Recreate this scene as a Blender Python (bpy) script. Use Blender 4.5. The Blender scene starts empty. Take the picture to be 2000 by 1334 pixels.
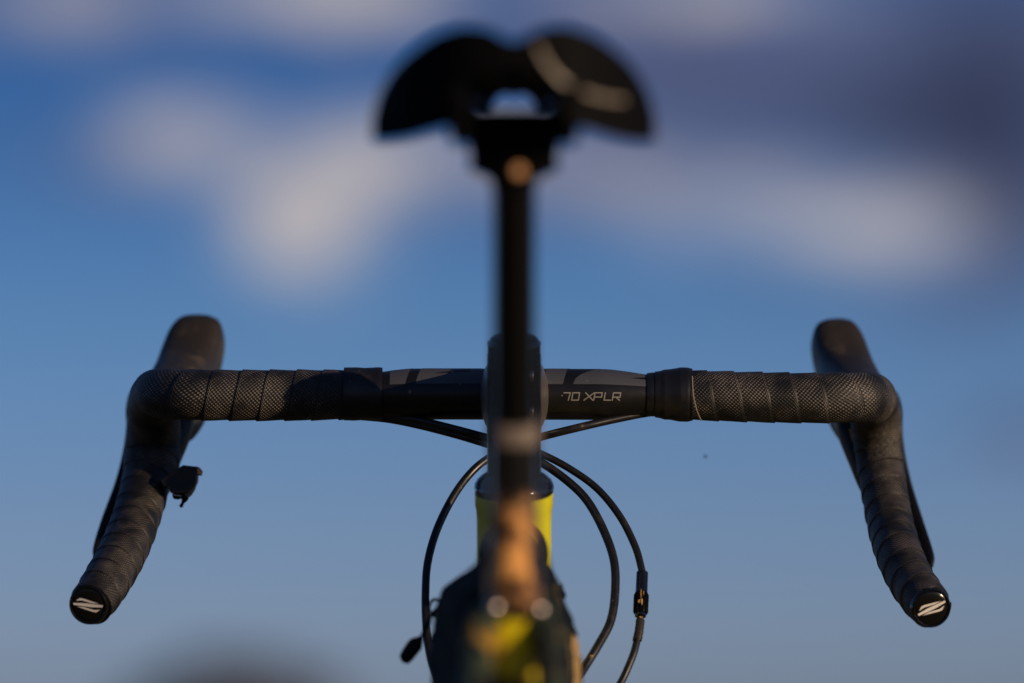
import bpy, bmesh, math, random
import numpy as np
from mathutils import Vector, Matrix, noise as mnoise
R = math.radians
rng = random.Random(7)
scene = bpy.context.scene
col = scene.collection

# ------------------------------------------------------------------ camera
PITCH = math.atan(833 / 11111.1)
CAM = Vector((0.0, -3.53, 0.72))
cd = bpy.data.cameras.new('camera'); cam = bpy.data.objects.new('camera', cd); col.objects.link(cam)
cam.location = CAM; cam.rotation_euler = (R(90) + PITCH, 0, 0)
cd.lens = 200; cd.sensor_width = 36; cd.clip_start = 0.05; cd.clip_end = 20000
cd.dof.use_dof = True; cd.dof.focus_distance = 3.528; cd.dof.aperture_fstop = 3.1; cd.dof.aperture_blades = 0
scene.camera = cam

# ------------------------------------------------------------------ light: low warm sun behind the camera on the right
SUN_AZ = R(54); SUN_EL = R(8)
sdir = Vector((math.sin(SUN_AZ) * math.cos(SUN_EL), -math.cos(SUN_AZ) * math.cos(SUN_EL), math.sin(SUN_EL)))
ld = bpy.data.lights.new('sun', 'SUN'); ld.energy = 4.1; ld.angle = R(0.53); ld.color = (1.0, 0.73, 0.47)
sun = bpy.data.objects.new('sun', ld); col.objects.link(sun)
sun.rotation_euler = sdir.to_track_quat('Z', 'Y').to_euler()
sun.location = (6, -5, 4)

scene.view_settings.view_transform = 'Standard'
scene.view_settings.look = 'None'
scene.view_settings.exposure = 0.0
scene.view_settings.gamma = 1.0
scene.view_settings.use_curve_mapping = False
scene.render.engine = 'CYCLES'
scene.cycles.use_denoising = True
try:
    scene.cycles.denoiser = 'OPENIMAGEDENOISE'; scene.cycles.denoising_prefilter = 'ACCURATE'
    scene.cycles.denoising_input_passes = 'RGB_ALBEDO_NORMAL'
except Exception: pass
scene.cycles.max_bounces = 6

# ------------------------------------------------------------------ node helper
class NT:
    def __init__(s, tree): s.t = tree; s.n = tree.nodes; s.l = tree.links
    def add(s, typ, **kw):
        n = s.n.new(typ)
        for k, v in kw.items(): setattr(n, k, v)
        return n
    def put(s, sock, v):
        if isinstance(v, bpy.types.NodeSocket): s.l.new(v, sock)
        else: sock.default_value = v
    def m(s, op, a, b=None, c=None, clamp=False):
        n = s.add('ShaderNodeMath', operation=op, use_clamp=clamp)
        for i, v in enumerate((a, b, c)):
            if v is not None: s.put(n.inputs[i], v)
        return n.outputs[0]
    def mix(s, f, a, b, mode='MIX'):
        n = s.add('ShaderNodeMix', data_type='RGBA', blend_type=mode)
        s.put(n.inputs[0], f)
        for i, v in ((6, a), (7, b)):
            if not isinstance(v, bpy.types.NodeSocket): v = (*v, 1) if len(v) == 3 else v
            s.put(n.inputs[i], v)
        return n.outputs[2]
    def step(s, v, a, b):
        n = s.add('ShaderNodeMapRange', interpolation_type='SMOOTHSTEP')
        s.put(n.inputs[0], v); n.inputs[1].default_value = a; n.inputs[2].default_value = b
        return n.outputs[0]
    def noise(s, vec, scale, detail=3, rough=.55, dist=0):
        n = s.add('ShaderNodeTexNoise'); s.put(n.inputs['Vector'], vec)
        n.inputs['Scale'].default_value = scale; n.inputs['Detail'].default_value = detail
        n.inputs['Roughness'].default_value = rough; n.inputs['Distortion'].default_value = dist
        return n.outputs['Fac']
    def ramp(s, f, stops):
        n = s.add('ShaderNodeValToRGB'); s.put(n.inputs[0], f); e = n.color_ramp.elements
        while len(e) < len(stops): e.new(0.5)
        for i, (p, c) in enumerate(stops): e[i].position = p; e[i].color = (*c, 1)
        return n.outputs[0]

# ------------------------------------------------------------------ sky
world = bpy.data.worlds.new('World'); scene.world = world; world.use_nodes = True
w = NT(world.node_tree); w.n.clear()
out = w.add('ShaderNodeOutputWorld'); bg = w.add('ShaderNodeBackground'); w.l.new(bg.outputs[0], out.inputs[0])
bg.inputs[1].default_value = 0.1
sky = w.add('ShaderNodeTexSky', sky_type='NISHITA', sun_disc=False)
sky.sun_elevation = SUN_EL; sky.sun_rotation = math.atan2(sdir.x, sdir.y)
sky.altitude = 0; sky.air_density = 1.0; sky.dust_density = 0.6; sky.ozone_density = 2.0
tc = w.add('ShaderNodeTexCoord'); sep = w.add('ShaderNodeSeparateXYZ'); w.l.new(tc.outputs['Generated'], sep.inputs[0])
dx, dy, dz = sep.outputs
az = w.m('MULTIPLY', w.m('ARCTAN2', dx, dy), 57.29578)            # degrees, 0 = straight ahead
el = w.m('MULTIPLY', w.m('ARCSINE', dz), 57.29578)
cmb = w.add('ShaderNodeCombineXYZ'); w.put(cmb.inputs[0], az); w.put(cmb.inputs[1], w.m('MULTIPLY', el, 1.8)); D = cmb.outputs[0]
n1 = w.noise(D, 0.55, 5, .55); n2 = w.noise(D, 1.6, 4, .6)
# wispy warping of the cloud edges
wob = w.m('MULTIPLY', w.m('SUBTRACT', n1, .5), .9)
wob2 = w.m('MULTIPLY', w.m('SUBTRACT', n2, .5), .5)
wu = w.m('ADD', az, wob); wv = w.m('ADD', el, w.m('MULTIPLY', wob2, .8))
DEG = 193.93
def puff(lst, K=.85):
    acc = None
    for (px, py, sx, sy, a) in lst:
        u0 = (px - 1000) / DEG; v0 = (1500 - py) / DEG
        a1 = w.m('DIVIDE', w.m('SUBTRACT', wu, u0), sx * K / DEG); a2 = w.m('DIVIDE', w.m('SUBTRACT', wv, v0), sy * K / DEG)
        g = w.m('EXPONENT', w.m('MULTIPLY', w.m('ADD', w.m('MULTIPLY', a1, a1), w.m('MULTIPLY', a2, a2)), -1.0))
        acc = w.m('MULTIPLY', g, a) if acc is None else w.m('MULTIPLY_ADD', g, a, acc)
    return acc
SHADE = [  # slate and mauve shaded cloud masses
    (1650, 190, 420, 150, .95), (1950, 130, 260, 300, .9), (1280, 130, 300, 130, .8), (1150, 20, 480, 60, .7),
    (620, 40, 330, 50, .6), (120, 10, 210, 75, .8), (1900, 590, 200, 90, .45), (200, 320, 230, 80, .5),
    (900, 350, 420, 80, .7), (1250, 350, 230, 80, .7), (1980, 840, 150, 60, .65), (1960, 420, 160, 160, .6), (1560, 560, 230, 50, .25)]
LIT = [    # sunlit cream cloud tops
    (590, 440, 135, 100, 1.5), (690, 310, 190, 75, .75), (350, 275, 140, 70, .8), (900, 300, 260, 70, .45),
    (1730, 450, 185, 72, .95), (1420, 400, 240, 80, .55), (1180, 340, 160, 60, .3), (620, -15, 240, 60, 1.3), (110, 0, 140, 65, .75), (1380, -20, 260, 50, .85)]
sh = puff(SHADE); li = puff(LIT)
# the same broken cloud over the rest of the sky
field = w.step(w.noise(D, 0.16, 6, .55), .50, .72)
infr = w.m('MULTIPLY', w.m('SUBTRACT', 1.0, w.step(w.m('ABSOLUTE', az), 5.2, 8.5)), w.m('SUBTRACT', 1.0, w.step(el, 7.6, 10.5)))
rest = w.m('MULTIPLY', field, w.m('SUBTRACT', 1.0, infr))
restl = w.m('MULTIPLY', rest, w.step(n1, .45, .7))
n3 = w.step(w.noise(D, .95, 3, .5), .34, .66)      # broken, layered cloud
shm = w.m('ADD', w.m('MULTIPLY', sh, w.m('MULTIPLY_ADD', n3, .8, .75)), w.m('MULTIPLY', rest, .8), clamp=True)
lim = w.m('MULTIPLY', w.m('ADD', li, w.m('MULTIPLY', restl, .7)), w.m('MULTIPLY_ADD', n3, .85, .68), clamp=True)
SKYGAIN = w.ramp(w.m('DIVIDE', el, 30), [(.033, (.61, .88, 2.35)), (.087, (.46, .685, 1.74)), (.15, (.33, .57, 1.33)), (.233, (.14, .33, .87)), (.5, (.30, .47, .85)), (1.0, (.42, .56, .88))])
base = w.mix(1.0, sky.outputs[0], SKYGAIN, 'MULTIPLY')
DARK = [(1950, 200, 230, 260, .9), (1700, 230, 260, 100, .55), (1990, 430, 90, 130, .5), (1330, 170, 200, 60, .25)]
dkm = w.m('MULTIPLY', puff(DARK), w.m('MULTIPLY_ADD', n2, .4, .8), clamp=True)
c1 = w.mix(w.m('MULTIPLY', shm, .85), base, (0.93, 1.06, 2.0))
c1 = w.mix(dkm, c1, (0.34, 0.45, 0.95))
c2 = w.mix(lim, c1, (4.6, 4.3, 4.5))
w.l.new(c2, bg.inputs[0])

# ------------------------------------------------------------------ geometry helpers
CP, SP = math.cos(PITCH), math.sin(PITCH)
def P(px, py, y):
    """the point at depth y (metres ahead of the handlebar clamp) seen at a photograph pixel"""
    a = (px - 1000) / 11111.1; b = (667 - py) / 11111.1
    d = Vector((a, CP - b * SP, SP + b * CP))
    return CAM + d * ((y - CAM.y) / d.y)
WLOC = {}
def setp(o, label=None, cat=None, group=None, kind=None):
    for k, v in (('label', label), ('category', cat), ('group', group), ('kind', kind)):
        if v: o[k] = v
    return o
def empty(name, loc):
    o = bpy.data.objects.new(name, None); col.objects.link(o); o.location = loc; o.empty_display_size = .1
    WLOC[o] = Vector(loc); return o
def obj(name, V, F, mat, parent=None, uv=None, smooth=True, ang=38, origin=None):
    V = [Vector(v) for v in V]
    lo = Vector([min(v[i] for v in V) for i in range(3)]); hi = Vector([max(v[i] for v in V) for i in range(3)])
    c = (lo + hi) / 2 if origin is None else Vector(origin)
    me = bpy.data.meshes.new(name); me.from_pydata([v - c for v in V], [], F)
    if uv is not None:
        l = me.uv_layers.new(name='UVMap')
        for lp in me.loops: l.data[lp.index].uv = uv[lp.vertex_index]
    me.materials.append(mat); me.validate(); me.update()
    bm = bmesh.new(); bm.from_mesh(me); bmesh.ops.recalc_face_normals(bm, faces=bm.faces); bm.to_mesh(me); bm.free()
    if smooth:
        me.polygons.foreach_set('use_smooth', [True] * len(me.polygons)); me.set_sharp_from_angle(angle=R(ang))
    o = bpy.data.objects.new(name, me); col.objects.link(o)
    WLOC[o] = c
    if parent: o.parent = parent; o.location = c - WLOC[parent]
    else: o.location = c
    return o
def spline(pts, n=None, step=.002):
    """Catmull-Rom through rows of numbers (xyz + extras), resampled evenly along xyz"""
    A = np.array([list(p) for p in pts], float); A = np.vstack([2 * A[0] - A[1], A, 2 * A[-1] - A[-2]])
    o = []
    for i in range(1, len(A) - 2):
        p0, p1, p2, p3 = A[i - 1:i + 3]
        for t in np.linspace(0, 1, 24, endpoint=False):
            o.append(.5 * (2 * p1 + (p2 - p0) * t + (2 * p0 - 5 * p1 + 4 * p2 - p3) * t * t + (3 * p1 - p0 - 3 * p2 + p3) * t ** 3))
    o.append(A[-2]); o = np.array(o)
    s = np.concatenate([[0], np.cumsum(np.linalg.norm(np.diff(o[:, :3], axis=0), axis=1))])
    n = n or max(2, int(s[-1] / step)); q = np.linspace(0, s[-1], n)
    return np.stack([np.interp(q, s, o[:, k]) for k in range(o.shape[1])], 1), q
def frames(pts, n0):
    T = np.gradient(pts, axis=0); T /= np.linalg.norm(T, axis=1)[:, None]
    N = np.zeros_like(pts); n = np.array(n0, float)
    for i in range(len(pts)):
        n = n - T[i] * n.dot(T[i]); n /= np.linalg.norm(n); N[i] = n
    return T, N, np.cross(T, N)
def rings(rr, closed_path=False, cap=True):
    n = len(rr[0]); V = [v for r in rr for v in r]; F = []
    for i in range(len(rr) - (0 if closed_path else 1)):
        a = i * n; b = ((i + 1) % len(rr)) * n
        for j in range(n):
            k = (j + 1) % n; F.append((a + j, a + k, b + k, b + j))
    if cap and not closed_path:
        F.append(tuple(range(n))[::-1]); F.append(tuple(range((len(rr) - 1) * n, len(rr) * n)))
    return V, F
def tube(pts, r, segs=14, n0=(0, -1, 0), step=.003, flat=1.0, power=2.0, cap=True):
    """swept tube; rows xyz or xyz+r or xyz+ra+rb (half axes along n0 and across it)"""
    A = [list(p) + ([] if len(p) > 3 else [r]) for p in pts]
    S, q = spline(A, step=step); T, N, B = frames(S[:, :3], n0); rr = []
    for i in range(len(S)):
        ra = S[i, 3]; rb = S[i, 4] if S.shape[1] > 4 else ra * flat; ring = []
        for j in range(segs):
            t = 2 * math.pi * j / segs; c, s = math.cos(t), math.sin(t)
            e = 2 / power
            ring.append(S[i, :3] + N[i] * ra * math.copysign(abs(c) ** e, c) + B[i] * rb * math.copysign(abs(s) ** e, s))
        rr.append(ring)
    return rings(rr, cap=cap)
def lathe(o, a, prof, segs=48, cap=True):
    o = Vector(o); a = Vector(a).normalized(); u = a.orthogonal().normalized(); v = a.cross(u)
    return rings([[o + a * t + (u * math.cos(2 * math.pi * j / segs) + v * math.sin(2 * math.pi * j / segs)) * r for j in range(segs)] for t, r in prof], cap=cap)
def join(*parts):
    V, F = [], []
    for v, f in parts:
        k = len(V); V += list(v); F += [tuple(i + k for i in g) for g in f]
    return V, F
def prism(poly, d, bev=0):
    """extrude a polygon of points along d"""
    n = len(poly); d = Vector(d)
    if bev:
        c = sum((Vector(p) for p in poly), Vector()) / n
        sm = [c + (Vector(p) - c) * (1 - bev) for p in poly]
        L = [[p for p in sm], [Vector(p) + d * .12 for p in poly], [Vector(p) + d * .88 for p in poly], [p + d for p in sm]]
    else: L = [[Vector(p) for p in poly], [Vector(p) + d for p in poly]]
    return rings(L)

# ------------------------------------------------------------------ materials
def mat(name, base, rough=.5, metal=0, spec=.5, coat=0, fn=None):
    m = bpy.data.materials.new(name); m.use_nodes = True; t = NT(m.node_tree); b = t.n['Principled BSDF']
    b.inputs['Base Color'].default_value = (*base, 1); b.inputs['Roughness'].default_value = rough
    b.inputs['Metallic'].default_value = metal; b.inputs['Specular IOR Level'].default_value = spec
    b.inputs['Coat Weight'].default_value = coat; b.inputs['Coat Roughness'].default_value = .08
    if fn: fn(t, b)
    return m
def pos(t): return t.add('ShaderNodeNewGeometry').outputs['Position']
def bump(t, b, h, strength=.3, dist=.001):
    n = t.add('ShaderNodeBump'); n.inputs['Strength'].default_value = strength; n.inputs['Distance'].default_value = dist
    t.put(n.inputs['Height'], h); t.l.new(n.outputs[0], b.inputs['Normal'])
def dusty(base, dust=(.16, .115, .08), amt=.5, speck=.5, scale=1.0, grain=0):
    """dark finish with dried dust in patches and small splashed specks"""
    def f(t, b):
        p = pos(t)
        d = t.m('MULTIPLY', t.step(t.noise(p, 55 * scale, 6, .65), .5, .78), amt)
        v = t.add('ShaderNodeTexVoronoi'); t.put(v.inputs['Vector'], p); v.inputs['Scale'].default_value = 190 * scale
        rr = t.add('ShaderNodeSeparateColor'); t.l.new(v.outputs['Color'], rr.inputs[0])
        size = t.m('MULTIPLY', t.step(rr.outputs[0], .80, 1.0), .30)
        spk = t.m('MULTIPLY', t.m('LESS_THAN', t.m('ADD', v.outputs['Distance'], t.m('MULTIPLY', t.noise(p, 900), .12)), size), speck)
        f_ = t.m('MAXIMUM', d, spk)
        t.l.new(t.mix(f_, base, dust), b.inputs['Base Color'])
        r0 = b.inputs['Roughness'].default_value
        t.l.new(t.m('ADD', t.m('MULTIPLY', f_, .35), t.m('MULTIPLY_ADD', t.noise(p, 260, 3), .12, r0 - .06), clamp=True), b.inputs['Roughness'])
        if grain: bump(t, b, t.noise(p, grain, 2), .25, .0004)
    return f
def tape_fn(t, b):
    uv = t.add('ShaderNodeUVMap'); s = t.add('ShaderNodeSeparateXYZ'); t.l.new(uv.outputs[0], s.inputs[0])
    k = math.pi / 1.25
    a = t.m('SINE', t.m('MULTIPLY', s.outputs[0], k))
    c = t.m('SINE', t.m('MULTIPLY', s.outputs[1], k))
    h = t.m('MULTIPLY_ADD', t.m('MULTIPLY', a, c), .5, .5)
    p = pos(t); g = t.noise(p, 48, 5, .62); g2 = t.noise(p, 420, 4, .7); g3 = t.noise(p, 130, 4, .6)
    worn = t.step(t.m('MULTIPLY_ADD', g3, .5, t.m('MULTIPLY', g2, .5)), .54, .66)         # scuffed, crushed patches
    h2 = t.m('MULTIPLY', h, t.m('MULTIPLY_ADD', worn, -.75, 1.0))
    bump(t, b, t.m('ADD', h2, t.m('MULTIPLY', g2, .35)), .8, .00045)
    dust = t.m('MULTIPLY', t.m('MULTIPLY', t.m('MULTIPLY', t.step(g, .36, .66), t.step(h, .5, .9)), t.m('MULTIPLY_ADD', worn, -.55, 1.0)), .85)
    cc = t.mix(dust, (.005, .005, .0055), (.24, .205, .175))
    cc = t.mix(t.m('MULTIPLY', t.step(t.m('MULTIPLY_ADD', g, .6, t.m('MULTIPLY', g2, .5)), .62, .72), .45), cc, (.15, .12, .095))
    t.l.new(cc, b.inputs['Base Color'])
    t.l.new(t.m('MULTIPLY_ADD', g3, .25, .40), b.inputs['Roughness'])
M = {}
M['tape'] = mat('bar_tape_rubber', (.02, .02, .02), .5, spec=.35, fn=tape_fn)
M['etape'] = mat('black_vinyl_tape', (.006, .006, .008), .40, spec=.4, fn=dusty((.006, .006, .008), amt=.1, speck=.2, grain=160))
M['bar'] = mat('black_anodised_alloy', (.006, .006, .0065), .36, spec=.35, fn=dusty((.006, .006, .0065), amt=.05, speck=.8))
M['band'] = mat('dark_grey_print', (.052, .055, .066), .42, spec=.4, fn=dusty((.052, .055, .066), (.2, .16, .12), amt=.12, speck=.8))
M['letter'] = mat('warm_grey_print', (.19, .178, .16), .5)
M['emblem'] = mat('pale_grey_print', (.60, .57, .53), .45)
M['plug'] = mat('gloss_black_plastic', (.004, .004, .004), .16, spec=.3)
M['rubber'] = mat('hood_rubber', (.024, .0205, .0175), .42, spec=.25, fn=dusty((.024, .0205, .0175), (.12, .095, .07), amt=.6, speck=.1, scale=.7, grain=700))
M['lever'] = mat('carbon_lever', (.004, .004, .005), .40, spec=.3, fn=dusty((.004, .004, .005), amt=.15, speck=.5))
M['stemclamp'] = mat('satin_graphite_alloy', (.32, .295, .27), .38, metal=.9)
M['stem'] = mat('satin_black_stem', (.0035, .0035, .004), .20, spec=.06, fn=dusty((.0035, .0035, .004), amt=.02, speck=.25))
M['gloss'] = mat('gloss_black_paint', (.005, .005, .006), .14, coat=.5, fn=dusty((.005, .005, .006), amt=.05, speck=.15))
M['housing'] = mat('black_cable_housing', (.007, .007, .008), .34, spec=.45, fn=dusty((.007, .007, .008), amt=.18, speck=.6, scale=1.2))
M['mudcake'] = mat('dried_mud', (.40, .24, .10), .9, fn=lambda t, b: bump(t, b, t.noise(pos(t), 900, 5), .9, .0008))
M['steel'] = mat('bolt_steel', (.40, .35, .33), .30, metal=1)
M['sunorange'] = mat('sun_orange_metal', (.55, .30, .14), .55, metal=.3)  # orange of the sun's reflection put into the base colour
def yellow_fn(t, b):
    p = pos(t); d = t.step(t.noise(p, 60, 5, .6), .52, .8)
    t.l.new(t.mix(t.m('MULTIPLY', d, .35), (.56, .54, .008), (.30, .20, .05)), b.inputs['Base Color'])
M['yellow'] = mat('yellow_frame_paint', (.56, .54, .008), .22, coat=.5, fn=yellow_fn)
def seat_fn(t, b):
    p = pos(t); s = t.add('ShaderNodeSeparateXYZ'); t.l.new(p, s.inputs[0]); x, y, z = s.outputs
    zz = t.m('ADD', z, t.m('MULTIPLY', t.m('SUBTRACT', t.noise(p, 70, 3), .5), .02))
    band = t.m('MULTIPLY', t.step(zz, .763, .769), t.m('SUBTRACT', 1.0, t.step(zz, .792, .797)))
    low = t.m('SUBTRACT', 1.0, t.step(zz, .752, .760))
    yel = t.m('MAXIMUM', band, low)
    c = t.mix(yel, (.006, .006, .007), (.70, .56, .008))
    n = t.noise(p, 85, 5, .6)
    xx = t.m('ABSOLUTE', t.m('ADD', t.m('SUBTRACT', x, .0005), t.m('MULTIPLY', t.m('SUBTRACT', t.noise(p, 38, 4, .6), .5), .034)))
    zone = t.m('MULTIPLY', t.step(zz, .800, .815), t.m('SUBTRACT', 1.0, t.step(zz, .850, .864)))
    mud = t.m('MULTIPLY', t.m('SUBTRACT', 1.0, t.step(xx, .008, .0135)), zone)
    mud = t.m('MULTIPLY', mud, t.step(n, .36, .52))
    far = t.m('MULTIPLY', t.step(n, .52, .66), t.m('SUBTRACT', 1.0, t.step(zz, .81, .85)))
    mud = t.m('MAXIMUM', mud, t.m('MULTIPLY', far, .75))
    mudc = t.mix(t.step(t.noise(p, 75, 3, .5), .40, .60), (.14, .055, .018), (.78, .37, .10))
    t.l.new(t.mix(mud, c, mudc), b.inputs['Base Color'])
    t.l.new(t.m('MULTIPLY_ADD', mud, .65, .18), b.inputs['Roughness'])
    t.l.new(t.m('MULTIPLY', t.m('SUBTRACT', 1.0, mud), .5), b.inputs['Coat Weight'])
    bump(t, b, t.m('MULTIPLY', mud, t.noise(p, 400, 5)), .6, .002)
M['seattube'] = mat('muddy_painted_tube', (.02, .02, .02), .2, coat=.4, fn=seat_fn)
def camo(cols, scale, rough=.85):
    def f(t, b):
        p = pos(t); n = t.noise(p, scale, 2.5, .5, .6); m_ = t.noise(p, scale * 1.7, 2, .5, .4)
        k = t.ramp(n, [(0, cols[0]), (.46, cols[0]), (.47, cols[1]), (.56, cols[1]), (.57, cols[2]), (.66, cols[2]), (.67, cols[3])])
        k = t.mix(t.step(m_, .60, .62), k, cols[0]); t.l.new(k, b.inputs['Base Color'])
        wv = t.add('ShaderNodeTexChecker'); t.put(wv.inputs['Vector'], p); wv.inputs['Scale'].default_value = 1400
        bump(t, b, t.m('ADD', t.m('MULTIPLY', wv.outputs['Fac'], .15), t.noise(p, 90, 4)), .5, .0015)
    return mat('camouflage_nylon', cols[0], rough, spec=.08, fn=f)
M['camo'] = camo([(.003, .004, .008), (.006, .010, .010), (.026, .028, .018), (.13, .09, .04)], 30)
M['stay'] = camo([(.014, .015, .016), (.035, .05, .035), (.25, .15, .03), (.5, .38, .02)], 38, .4)
M['nylon'] = mat('black_nylon_webbing', (.006, .0065, .008), .7, spec=.25, fn=lambda t, b: bump(t, b, t.noise(pos(t), 900, 3), .5, .0006))
M['sand'] = mat('tan_canvas', (.42, .28, .12), .85, fn=lambda t, b: bump(t, b, t.noise(pos(t), 700, 3), .5, .0006))
M['saddle'] = mat('black_saddle_cover', (.0035, .0035, .004), .6, spec=.03)
M['post'] = mat('black_carbon_post', (.003, .003, .003), .22, spec=.2)
M['palestrip'] = mat('grey_tan_strip', (.20, .165, .13), .45)
M['dustgrey'] = mat('dusty_clamp', (.22, .17, .135), .6, fn=dusty((.14, .11, .09), (.38, .28, .2), amt=.8, speck=.2))
M['tyre'] = mat('tyre_rubber', (.02, .02, .02), .8, fn=dusty((.02, .02, .02), (.2, .14, .09), amt=.8, speck=.3, scale=.5))
M['wing'] = mat('insect_wing', (.3, .3, .32), .3)

# ------------------------------------------------------------------ setting: field, distant shrub
def ground_fn(t, b):
    p = pos(t); a = t.noise(p, .05, 6, .6); c = t.noise(p, 2.5, 6, .7)
    t.l.new(t.mix(t.step(t.m('MULTIPLY_ADD', a, .6, t.m('MULTIPLY', c, .4)), .38, .62), (.10, .085, .035), (.22, .17, .08)), b.inputs['Base Color'])
    bump(t, b, c, .8, .05)
M['ground'] = mat('dry_grass_field', (.16, .13, .06), .95, fn=ground_fn)
gv, gf = [], []
G = [-6000, -1500, -400, -120, -40, -12, -4, 0, 4, 12, 40, 120, 400, 1500, 6000]
for gy in G:
    for gx in G: gv.append((gx, gy, 0.0))
nG = len(G)
for i in range(nG - 1):
    for j in range(nG - 1): gf.append((i * nG + j, i * nG + j + 1, (i + 1) * nG + j + 1, (i + 1) * nG + j))
setp(obj('ground', gv, gf, M['ground'], smooth=False), kind='structure')

def leaf_fn(t, b):
    oi = t.noise(pos(t), 3, 3)
    t.l.new(t.mix(oi, (.025, .017, .009), (.06, .037, .02)), b.inputs['Base Color'])
M['leaf'] = mat('autumn_leaf', (.06, .05, .02), .7, fn=leaf_fn)
def bark_fn(t, b): bump(t, b, t.noise(pos(t), 30, 5), .8, .01)
M['bark'] = mat('bark', (.07, .05, .035), .9, fn=bark_fn)
def shrub(cx, cy, top, rad, label):
    root = empty('shrub', (cx, cy, 0))
    parts = []
    for k in range(9):
        a = k * 2.4; q = .35 + .5 * rng.random()
        e = Vector((cx + math.cos(a) * rad * q, cy + math.sin(a) * rad * q, top * (.55 + .35 * rng.random())))
        parts.append(tube([(cx + math.cos(a) * .06, cy + math.sin(a) * .06, -.05, .035), (cx + (e.x - cx) * .4, cy + (e.y - cy) * .4, e.z * .5, .022), (e.x, e.y, e.z, .006)], .02, 7, (1, .2, 0), .12))
    V, F = join(*parts); obj('trunk', V, F, M['bark'], root)
    V, F = [], []
    for k in range(5200):
        d = Vector((rng.gauss(0, 1), rng.gauss(0, 1), rng.gauss(0, 1))).normalized()
        rr = rng.random() ** .4
        lump = 1 + .22 * mnoise.noise(d * 2.6 + Vector((cx, 0, 0)))
        c = Vector((cx, cy, top * .56)) + Vector((d.x * rad, d.y * rad, d.z * top * .44)) * rr * lump
        u = Vector((rng.gauss(0, 1), rng.gauss(0, 1), rng.gauss(0, 1))).normalized(); v = u.orthogonal().normalized()
        s = .035 + .03 * rng.random(); k0 = len(V)
        V += [c - u * s * 1.5, c + v * s * .7 + u * .1 * s, c + u * s * 1.6, c - v * s * .7]; F.append((k0, k0 + 1, k0 + 2, k0 + 3))
    obj('crown', V, F, M['leaf'], root, smooth=False)
    setp(root, label, 'shrub')
shrub(-2.22, 42.0, 1.56, 1.05, 'dark brownish rounded shrub far behind the bicycle, out of focus')

# ------------------------------------------------------------------ bicycle
bike = empty('bicycle', (0.0, -.35, 0.0))
setp(bike, 'yellow and black gravel bicycle with muddy seat tube and textured black drop bar tape', 'bicycle')

# --- handlebar tube (bare centre, tapering under the tape)
BAR0 = P(1004, 770, 0)
def bar_r(px):
    d = px - 1004
    if d > 0: return .0159 - .0040 * min(1, max(0, (d - 165) / 100)) ** 1.4
    return .0159 - .0022 * min(1, max(0, (-d - 190) / 70)) ** 1.4
def bar_c(px): return P(px, 770 + (px - 1004) * .002, 0)
rr = []
for px in np.linspace(660, 1360, 141):
    c = bar_c(px); r = bar_r(px)
    rr.append([c + Vector((0, -math.cos(t) * r, math.sin(t) * r)) for t in np.linspace(0, 2 * math.pi, 56, endpoint=False)])
V, F = rings(rr); bar = obj('handlebar', V, F, M['bar'], bike)
def on_bar(px, ang, lift=.00015):
    c = bar_c(px); r = bar_r(px) + lift
    return c + Vector((0, -math.cos(ang) * r, math.sin(ang) * r))
def bar_patch(name, rows, material, lift=.00015, nr=16):
    """rows: columns (px_at_bottom, px_at_top, angle_bottom, angle_top) from left to right"""
    V, F = [], []
    for (a, b, p0, p1) in rows:
        for k in range(nr + 1):
            q = k / nr; V.append(on_bar(a + (b - a) * q, R(p0 + (p1 - p0) * q), lift))
    for i in range(len(rows) - 1):
        for k in range(nr):
            o = i * (nr + 1) + k; F.append((o, o + nr + 1, o + nr + 2, o + 1))
    return obj(name, V, F, material, bar)
def cols(x0, x1, f, n=24): return [f(x0 + (x1 - x0) * i / n) for i in range(n + 1)]
def lin(x, pts): return float(np.interp(x, [p[0] for p in pts], [p[1] for p in pts]))
# right hand band
bar_patch('printed_band', cols(0, 1, lambda q: (1066 + q * (1099 - 1066), 1066 + q * (1114 - 1066), 19.5, 96), 12), M['band'])
bar_patch('printed_band', cols(1119, 1263, lambda x: (x, x, 19.5 if x < 1262 else 19.5, lin(x, [(1119, 20.5), (1123, 34), (1132, 45), (1150, 60), (1172, 74), (1195, 88), (1215, 96), (1263, 96)])), 40), M['band'])
V = bar_patch('printed_wedge', cols(1232, 1263, lambda x: (x, x, 43, 43 + (x - 1232) * .35), 8), M['bar'], .0003)
# left hand band
bar_patch('printed_band', cols(0, 1, lambda q: (762 + q * (792 - 762), 762 + q * (808 - 762), 20, 96), 12), M['band'])
bar_patch('printed_band', cols(0, 1, lambda q: (812 + q * (942 - 812), 828 + q * (942 - 828), 20, 96), 30), M['band'])
bar_patch('printed_wedge', cols(850, 918, lambda x: (x, x, 49 + (x - 850) * .12, 50 + (x - 850) * .32), 12), M['bar'], .0003)
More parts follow.
